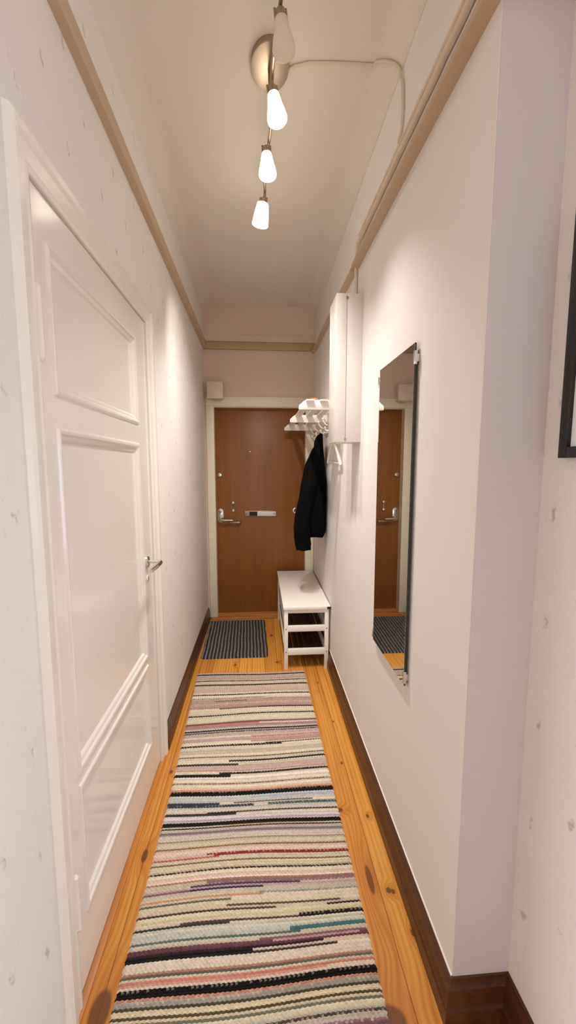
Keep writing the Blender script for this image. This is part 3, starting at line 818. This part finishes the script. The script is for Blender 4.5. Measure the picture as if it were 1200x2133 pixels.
# wall rail with double hooks under the rack
hkr = thing('hook_rail', (xr(3.25), 3.25, 1.80), 'white rail of knob ended coat hooks on the wall below the hat rack', 'hook rail')
rb_ = MB(); run_y(rb_, [(0, 1.805), (0.0135, 1.805), (0.0145, 1.807), (0.0145, 1.860), (0.0135, 1.862), (0, 1.862)], 2.56, 4.0, xr, -1)
rb_.build('board', M['rack'], hkr)
def hook(y):
    b = MB(); x = xr(y) - 0.014
    b.tube([(x, y, 1.850), (x - 0.030, y, 1.856), (x - 0.050, y, 1.880), (x - 0.052, y, 1.895)], [0.005, 0.005, 0.005, 0.0055], 10)
    b.lathe([(0.002, 0), (0.008, 0.004), (0.0095, 0.010), (0.006, 0.017), (0.001, 0.019)], (x - 0.052, y, 1.890), (0, 0, 1), 14)
    b.tube([(x, y, 1.822), (x - 0.022, y, 1.812), (x - 0.034, y, 1.818), (x - 0.038, y, 1.832)], 0.0048, 10)
    b.lathe([(0.002, 0), (0.007, 0.003), (0.008, 0.008), (0.005, 0.013), (0.001, 0.014)], (x - 0.038, y, 1.829), (0, 0, 1), 14)
    b.build('hook', M['rack'], hkr)
for y in (2.77, 3.01, 3.25, 3.52, 3.80): hook(y)

# two honey wood blocks on the rack
def block(loc, label):
    b = MB()
    t = bmesh.new(); bmesh.ops.create_uvsphere(t, u_segments=28, v_segments=14, radius=1.0)
    for v in t.verts:
        v.co.x *= 0.036; v.co.y *= 0.085
        v.co.z = max(0.0, v.co.z) ** 0.75 * 0.032 if v.co.z > 0 else 0.0
    bmesh.ops.remove_doubles(t, verts=t.verts, dist=0.0002)
    b.add(t, Matrix.Translation(Vector(loc)))
    o = b.build('wooden_block', M['honey'], origin=loc)
    return tag(o, label, 'wooden block', 'honey wood blocks on the hat rack')
ZB = HZ1 - 0.0002
o = block((0.352, 2.665, ZB), 'low rounded honey wood block on the hat rack, nearer its front edge')
o2 = o.copy(); COL.objects.link(o2); o2.location = (0.442, 2.70, ZB); o2['label'] = 'low rounded honey wood block on the hat rack, nearer the wall beside the cabinet'

# ------------------------------------------------------------------ jacket on a hook
JX, JY = 0.50, 3.25
jk = thing('jacket', (JX, JY, 1.0), 'black jacket hanging from a hook under the hat rack above the bench', 'jacket')
def loft(rings, n=44, folds=0.0, seed=1, cap=True):
    rng = random.Random(seed); ph = [rng.uniform(0, 6.28) for _ in range(6)]
    t = bmesh.new(); R = []
    # refine by interpolation
    fine = []
    for a, b in zip(rings, rings[1:]):
        for s in range(4):
            u = s / 4; fine.append(tuple(p + (q - p) * u for p, q in zip(a, b)))
    fine.append(rings[-1])
    for i, (z, cx, cy, rx, ry) in enumerate(fine):
        ring = []
        u = i / (len(fine) - 1)
        for k in range(n):
            a = 2 * PI * k / n
            f = 1 + folds * u * (0.5 * math.sin(7 * a + ph[0] + z * 6) + 0.35 * math.sin(4 * a + ph[1] - z * 9) + 0.25 * math.sin(11 * a + ph[2] + z * 14))
            c, s = math.cos(a), math.sin(a)
            ring.append(t.verts.new((cx + rx * f * math.copysign(abs(c) ** 0.8, c), cy + ry * f * math.copysign(abs(s) ** 0.8, s), z + 0.004 * math.sin(5 * a + ph[3]) * u)))
        R.append(ring)
    for i in range(len(R) - 1):
        for k in range(n): t.faces.new([R[i][k], R[i][(k+1) % n], R[i+1][(k+1) % n], R[i+1][k]])
    if cap: t.faces.new(R[0]); t.faces.new(R[-1][::-1])
    bmesh.ops.recalc_face_normals(t, faces=t.faces)
    return t
def ring(z, xa, xb, cy, ry): return (z, (xa + xb) / 2, cy, (xb - xa) / 2, ry)
body = MB(); body.add(loft([ring(1.812, .480, .505, JY, .012), ring(1.79, .470, .507, JY, .022), ring(1.74, .450, .509, JY, .036), ring(1.66, .418, .514, JY, .060), ring(1.56, .382, .521, JY, .090), ring(1.44, .358, .531, JY, .110), ring(1.30, .342, .535, JY, .120), ring(1.16, .345, .536, JY, .125), ring(1.08, .358, .536, JY, .122), ring(1.02, .375, .530, JY, .112), ring(0.992, .396, .518, JY, .104)], 56, 0.10, 3))
body.build('body', M['cloth'], jk, angle=80)
sl = MB(); sl.add(loft([(1.70, .455, 3.205, .030, .030), (1.62, .432, 3.185, .045, .040), (1.55, .422, 3.17, .053, .048), (1.44, .398, 3.16, .057, .054), (1.29, .366, 3.15, .060, .058), (1.16, .338, 3.15, .063, .060), (1.08, .331, 3.15, .063, .060), (1.0, .335, 3.15, .063, .058), (.935, .342, 3.15, .061, .054)], 40, 0.11, 9))
s1 = sl.build('sleeve', M['cloth'], jk, angle=80)
cf = MB(); cf.add(loft([(.945, .342, 3.15, .059, .051), (.93, .343, 3.15, .061, .054), (.912, .345, 3.15, .060, .053), (.897, .346, 3.15, .057, .050)], 40, 0.04, 2))
cf.build('cuff', M['cloth'], s1, angle=80)
sl = MB(); sl.add(loft([(1.69, .458, 3.30, .030, .030), (1.56, .425, 3.335, .050, .048), (1.40, .40, 3.35, .056, .055), (1.2, .375, 3.36, .060, .058), (1.05, .370, 3.36, .060, .058), (.98, .372, 3.36, .056, .052)], 40, 0.10, 12))
sl.build('sleeve', M['cloth'], jk, angle=80)
cl = MB(); cl.add(loft([(1.800, .480, 3.245, .014, .030), (1.775, .474, 3.245, .024, .042), (1.735, .468, 3.24, .030, .052), (1.705, .462, 3.235, .026, .048)], 36, 0.08, 5))
cl.build('collar', M['cloth'], jk, angle=80)
MB().tube([(.4895, 3.25, 1.808), (.488, 3.247, 1.822), (.4885, 3.25, 1.829), (.4905, 3.253, 1.822), (.4915, 3.25, 1.808)], 0.002, 6).build('hanging_loop', M['cloth'], jk)

# ------------------------------------------------------------------ white coat hanger
ch = thing('coat_hanger', (0.50, 2.77, 1.56), 'empty white wooden coat hanger on a hook below the wall cabinet', 'coat hanger')
apex = Vector((0.500, 2.77, 1.716)); ends = (Vector((0.512, 2.555, 1.570)), Vector((0.503, 2.965, 1.582)))
for e in ends:
    b = MB(); t = bmesh.new(); n = 14; R = []
    for i in range(n + 1):
        u = i / n; p = apex.lerp(e, u); p.z += 0.020 * math.sin(PI * u)
        w, hgt = 0.0065 + 0.003 * u, 0.0115 - 0.0015 * u
        R.append([t.verts.new((p.x + w * math.cos(2*PI*k/12), p.y, p.z + hgt * math.sin(2*PI*k/12))) for k in range(12)])
    for i in range(n):
        for k in range(12): t.faces.new([R[i][k], R[i][(k+1) % 12], R[i+1][(k+1) % 12], R[i+1][k]])
    t.faces.new(R[0]); t.faces.new(R[-1]); bmesh.ops.recalc_face_normals(t, faces=t.faces); b.add(t)
    b.build('arm', M['rack'], ch, angle=60)
MB().tube([ends[0].lerp(ends[1], 0.03), ends[0].lerp(ends[1], 0.97)], 0.0055, 10).build('trouser_bar', M['rack'], ch)
hk = [apex + Vector((0, 0, 0.0)), apex + Vector((0, 0, 0.055))]
for i in range(11):
    a = -PI / 2 + i / 10 * PI * 1.35
    hk.append(Vector((0.4985 - 0.0 , 2.77, 1.795)) + Vector((0.019 * math.cos(a) - 0.0 if False else 0, 0.019 * math.cos(a), 0.019 * math.sin(a))))
hk2 = [apex, Vector((0.498, 2.77, 1.762)), Vector((0.494, 2.77, 1.785)), Vector((0.4805, 2.77, 1.802)), Vector((0.4755, 2.77, 1.818)), Vector((0.481, 2.77, 1.835)), Vector((0.492, 2.77, 1.848)), Vector((0.503, 2.77, 1.846))]
hk2 = [apex, Vector((0.500, 2.77, 1.770)), Vector((0.503, 2.77, 1.788)), Vector((0.511, 2.77, 1.800)), Vector((0.513, 2.77, 1.815)), Vector((0.508, 2.77, 1.824)), Vector((0.500, 2.77, 1.824)), Vector((0.496, 2.77, 1.816))]
MB().tube(hk2, 0.0022, 8).build('hook', M['chrome'], ch)

# ------------------------------------------------------------------ narrow wall cabinet
wc = thing('wall_cabinet', (XR, 2.21, 1.68), 'tall narrow white cabinet on the right wall between mirror and hat rack', 'cabinet')
CZ0, CZ1, CY0, CY1 = 1.678, 2.416, 2.12, 2.315
MB().box(0.4505, xr(CY0), CY0, CY1, CZ0, CZ1, 0.0015).build('body', M['cab'], wc)
dr = MB().box(0.395, 0.4482, CY0, CY1, CZ0, CZ1, 0.0015).build('door', M['cab'], wc)
for z in (CZ0 + 0.014, CZ1 - 0.022):
    MB().box(0.443, 0.456, CY0 - 0.0015, CY0 + 0.004, z - 0.006, z + 0.006, 0.001).build('hinge', M['steel'], dr)
MB().box(0.447, 0.452, CY0 + 0.004, CY1 - 0.004, CZ0 + 0.01, CZ1 - 0.01).build('gasket', M['grey_screw'], wc)

# ------------------------------------------------------------------ frameless mirror
MX, MY0, MY1, MZ0, MZ1 = 0.511, 1.345, 1.740, 0.768, 1.953
mr = thing('wall_mirror', (XR, 1.545, 0.75), 'tall frameless mirror held by clips on the right wall reflecting the entry door', 'mirror')
MB().box(MX + 0.0006, MX + 0.006, MY0, MY1, MZ0, MZ1).build('glass', M['glass_edge'], mr, smooth=False)
t = MB(); t.box(MX - 0.0004, MX + 0.0002, MY0 + 0.0015, MY1 - 0.0015, MZ0 + 0.0015, MZ1 - 0.0015)
t.build('silvered_face', M['mirror'], mr, smooth=False)
for y, z in ((MY0, 1.905), (MY1, 1.905), (MY0 + 0.002, 0.80), (MY1, 0.80)):
    s = -1 if y < 1.5 else 1
    c = MB(); c.box(MX - 0.003, MX + 0.0075, y + (s * 0.003 if s > 0 else -0.007), y + (0.007 if s > 0 else 0.004), z - 0.022, z + 0.022, 0.001)
    c.box(MX + 0.006, XR, y - 0.004, y + 0.004, z - 0.012, z + 0.012)
    c.build('mirror_clip', M['chrome'], mr)

# ------------------------------------------------------------------ black picture frame beside the camera
FY1, FZ0, FZ1, FW = 0.874, 1.569, 2.095, 0.42
FY0 = FY1 - FW
pf = thing('picture_frame', (XN, (FY0 + FY1) / 2, FZ0), 'black framed picture on the near right wall, cut by the photo edge', 'picture')
b = MB(); w = 0.024; x0, x1 = XN - 0.022, XN
b.box(x0, x1, FY0, FY0 + w, FZ0, FZ1, 0.0015); b.box(x0, x1, FY1 - w, FY1, FZ0, FZ1, 0.0015)
b.box(x0, x1, FY0 + w, FY1 - w, FZ0, FZ0 + w, 0.0015); b.box(x0, x1, FY0 + w, FY1 - w, FZ1 - w, FZ1, 0.0015)
b.build('frame', M['black'], pf)
MB().box(XN - 0.012, XN - 0.008, FY0 + w - 0.002, FY1 - w + 0.002, FZ0 + w - 0.002, FZ1 - w + 0.002).build('mat_board', M['paperwhite'], pf, smooth=False)

# ------------------------------------------------------------------ cables
cb = MB()
pts = [(0.115, 1.735, ZC - 0.006), (0.15, 1.715, ZC - 0.005), (0.20, 1.70, ZC - 0.005), (0.30, 1.694, ZC - 0.005), (0.40, 1.692, ZC - 0.005), (0.445, 1.69, ZC - 0.006)]
for i in range(1, 7):
    a = PI * 0.5 * i / 6
    pts.append((XR - 0.004 - COVE + (COVE - 0.006) * math.sin(a), 1.69 - 0.09 * i / 6, ZC - COVE + (COVE - 0.006) * math.cos(a)))
pts += [(XR - 0.006, 1.575, 2.90), (XR - 0.006, 1.565, 2.82), (XR - 0.006, 1.572, 2.765), (XR - 0.007, 1.585, 2.742), (XR - 0.007, 1.60, 2.731)]
cb.tube(pts, 0.0052, 10)
tag(cb.build('lamp_cable', M['cable']), 'thin cream cable from the ceiling lamp across to the right wall rail', 'cable')
tr = MB()
def conduit_pts(dx, dz, y0, y1, n=24):
    rng = random.Random(int(dz * 1e4)); out = []
    for i in range(n + 1):
        y = y0 + (y1 - y0) * i / n
        out.append((xr(y) - dx + rng.uniform(-.0012, .0012), y, zr(y) + dz + rng.uniform(-.0015, .0015)))
    return out
tr.tube(conduit_pts(0.011, 0.114, YN, 2.215), 0.0105, 14)
tr.tube(conduit_pts(0.008, 0.146, YN, 2.19), 0.0075, 12)
tag(tr.build('cable_conduit', M['conduit']), 'pair of painted over cable tubes running just above the right picture rail', 'conduit')
XC = xr(2.25); dc = MB(); dc.tube([(XC - 0.011, 2.222, 2.702), (XC - 0.011, 2.240, 2.696), (XC - 0.010, 2.251, 2.675), (XC - 0.010, 2.252, 2.63), (XC - 0.010, 2.252, 2.56), (XC - 0.010, 2.252, 2.42)], 0.0085, 10)
tag(dc.build('drop_cable', M['cable']), 'short vertical cream cable from the right rail down to the wall cabinet', 'cable')

# ------------------------------------------------------------------ ceiling lamp
lp = thing('ceiling_lamp', (0.052, 1.715, ZC), 'brushed steel ceiling lamp bar with four frosted shades, nearest one unlit', 'ceiling lamp')
t = bmesh.new(); R = []
for r, h in ((1.0, 0.0), (1.0, -0.020), (0.98, -0.022), (0.5, -0.022), (0.02, -0.022)):
    R.append([t.verts.new((0.052 + 0.072 * r * math.cos(2*PI*k/48), 1.715 + 0.102 * r * math.sin(2*PI*k/48), ZC + h)) for k in range(48)])
for i in range(len(R) - 1):
    for k in range(48): t.faces.new([R[i][k], R[i][(k+1) % 48], R[i+1][(k+1) % 48], R[i+1][k]])
t.faces.new(R[-1]); bmesh.ops.recalc_face_normals(t, faces=t.faces)
b = MB(); b.add(t); b.build('ceiling_plate', M['steel'], lp, angle=10)
bar = []
for i in range(49):
    u = i / 48; y = 1.20 + 1.13 * u
    bar.append((0.080 - 0.046 * u + 0.006 * math.sin(u * 14), y, 2.955 + 0.010 * math.sin(u * 14 + 1)))
b = MB(); b.tube(bar, 0.0068, 10)
b.build('bar', M['steel'], lp)
MB().tube([(0.052, 1.715, ZC - 0.02), (0.055, 1.715, 2.955)], 0.008, 12).build('stem', M['steel'], lp)
heads = [((0.078, 1.405, 2.915), (0.10, -0.02, -1.0), False, 0.036, 0.098), ((0.062, 1.655, 2.912), (0.18, -0.02, -1.0), True, 0.037, 0.098),
         ((0.043, 1.94, 2.912), (0.05, 0.02, -1.0), True, 0.039, 0.098), ((0.030, 2.29, 2.915), (-0.16, 0.10, -1.0), True, 0.043, 0.100)]
LIT = []
for (p, ax, on, r, hgt) in heads:
    p = Vector(p); ax = Vector(ax).normalized()
    u = min(range(len(bar)), key=lambda i: abs(bar[i][1] - p.y)); top = Vector(bar[u])
    h = MB(); h.tube([top, top.lerp(p, 0.5) , p], 0.006, 10)
    h.lathe([(0.010, -0.028), (0.0155, -0.024), (0.0165, 0.002), (0.014, 0.006)], p, ax, 24)
    for s in (-1, 1):
        h.lathe([(0.004, -0.030), (0.0045, 0.004)], p + Vector((s * 0.017, 0, 0)), ax, 10)
    hd_ = h.build('lamp_holder', M['steel'], lp)
    s = MB()
    prof = [(0.020, 0.0), (0.0215, 0.004), (r * 0.72, hgt * 0.35), (r * 0.92, hgt * 0.66), (r, hgt * 0.84), (r * 0.97, hgt * 0.93), (r * 0.84, hgt * 0.985), (r * 0.5, hgt), (0.001, hgt)]
    if p.y > 2.2: prof = [(0.028, 0.0), (0.030, 0.004), (r * 0.84, hgt * 0.4), (r, hgt * 0.985), (r * 0.985, hgt), (r * 0.5, hgt), (0.001, hgt)]
    s.lathe(prof, p, ax, 36)
    so = s.build('lamp_shade', M['shade_on'] if on else M['shade_off'], hd_, angle=50)
    so['label'] = 'lit frosted glass shade' if on else 'unlit frosted glass shade'
    if on: LIT.append((p + ax * (hgt + 0.006), ax))

# ------------------------------------------------------------------ lights
def spot(name, loc, direc, energy, angle, blend, col, rad=0.022):
    l = bpy.data.lights.new(name, 'SPOT'); l.energy = energy; l.spot_size = math.radians(angle); l.spot_blend = blend
    l.color = col; l.shadow_soft_size = rad
    o = bpy.data.objects.new(name, l); COL.objects.link(o); o.location = loc
    o.rotation_euler = Vector(direc).to_track_quat('-Z', 'Y').to_euler()
    return o
WARM = (1.0, 0.955, 0.90)
spot('lamp_beam', LIT[0][0], (0.02, 0.0, -1.0), 70, 96, 1.0, WARM)
spot('lamp_beam', LIT[1][0], (0.0, 0.20, -1.0), 66, 96, 1.0, WARM)
spot('lamp_beam', LIT[2][0], (0.04, 0.42, -1.0), 95, 108, 1.0, WARM)
spot('lamp_beam', LIT[2][0] + Vector((0, 0, -0.002)), (-0.52, 0.60, -0.68), 24, 58, 0.8, WARM)

def daylight(loc, direc, sx, sy, energy):  # area lamps standing in for daylight at the invented windows
    al = bpy.data.lights.new('window_daylight', 'AREA'); al.shape = 'RECTANGLE'; al.size = sx; al.size_y = sy
    al.energy = energy; al.color = (0.74, 0.87, 1.0)
    ao = bpy.data.objects.new('window_daylight', al); COL.objects.link(ao); ao.location = loc
    ao.rotation_euler = Vector(direc).to_track_quat('-Z', 'Y').to_euler()
daylight(((WX0 + WX1) / 2, YB - 0.02, (WZ0 + WZ1) / 2), (0, 1, 0), WX1 - WX0 - 0.1, WZ1 - WZ0 - 0.1, 17)
daylight((1.80, (EY0 + EY1) / 2, (WZ0 + WZ1) / 2), (-1, 0, 0), EY1 - EY0 - 0.1, WZ1 - WZ0 - 0.1, 38)

daylight((XW + 0.01, (LY0 + LY1) / 2, (WZ0 + WZ1) / 2), (1, 0, 0), LY1 - LY0 - 0.1, WZ1 - WZ0 - 0.1, 170)
w = bpy.data.worlds.new('daylight_sky'); scene.world = w; w.use_nodes = True
w.node_tree.nodes['Background'].inputs[0].default_value = (0.55, 0.68, 0.85, 1); w.node_tree.nodes['Background'].inputs[1].default_value = 0.8

# ------------------------------------------------------------------ camera
cam = bpy.data.cameras.new('camera'); co = bpy.data.objects.new('camera', cam); COL.objects.link(co)
cam.sensor_fit = 'VERTICAL'; cam.sensor_height = 24.0; cam.lens = 845.0 / 2133.0 * 24.0
cam.clip_start = 0.02; cam.clip_end = 60
a, tlt = math.radians(4.0364), math.radians(6.3811)
f = Vector((math.sin(a) * math.cos(tlt), math.cos(a) * math.cos(tlt), -math.sin(tlt)))
r = Vector((math.cos(a), -math.sin(a), 0)); u = r.cross(f)
m = Matrix((r, u, -f)).transposed().to_4x4(); m.translation = Vector((0, 0, 1.55))
co.matrix_world = m
scene.camera = co

for o in list(bpy.data.objects):
    if '_wl' in o: del o['_wl']

vs = scene.view_settings
scene.display_settings.display_device = 'sRGB'
vs.view_transform = 'Standard'; vs.look = 'None'; vs.gamma = 1.0; vs.use_curve_mapping = False
vs.exposure = 0.0
scene.cycles.max_bounces = 12; scene.cycles.diffuse_bounces = 8; scene.cycles.use_denoising = True
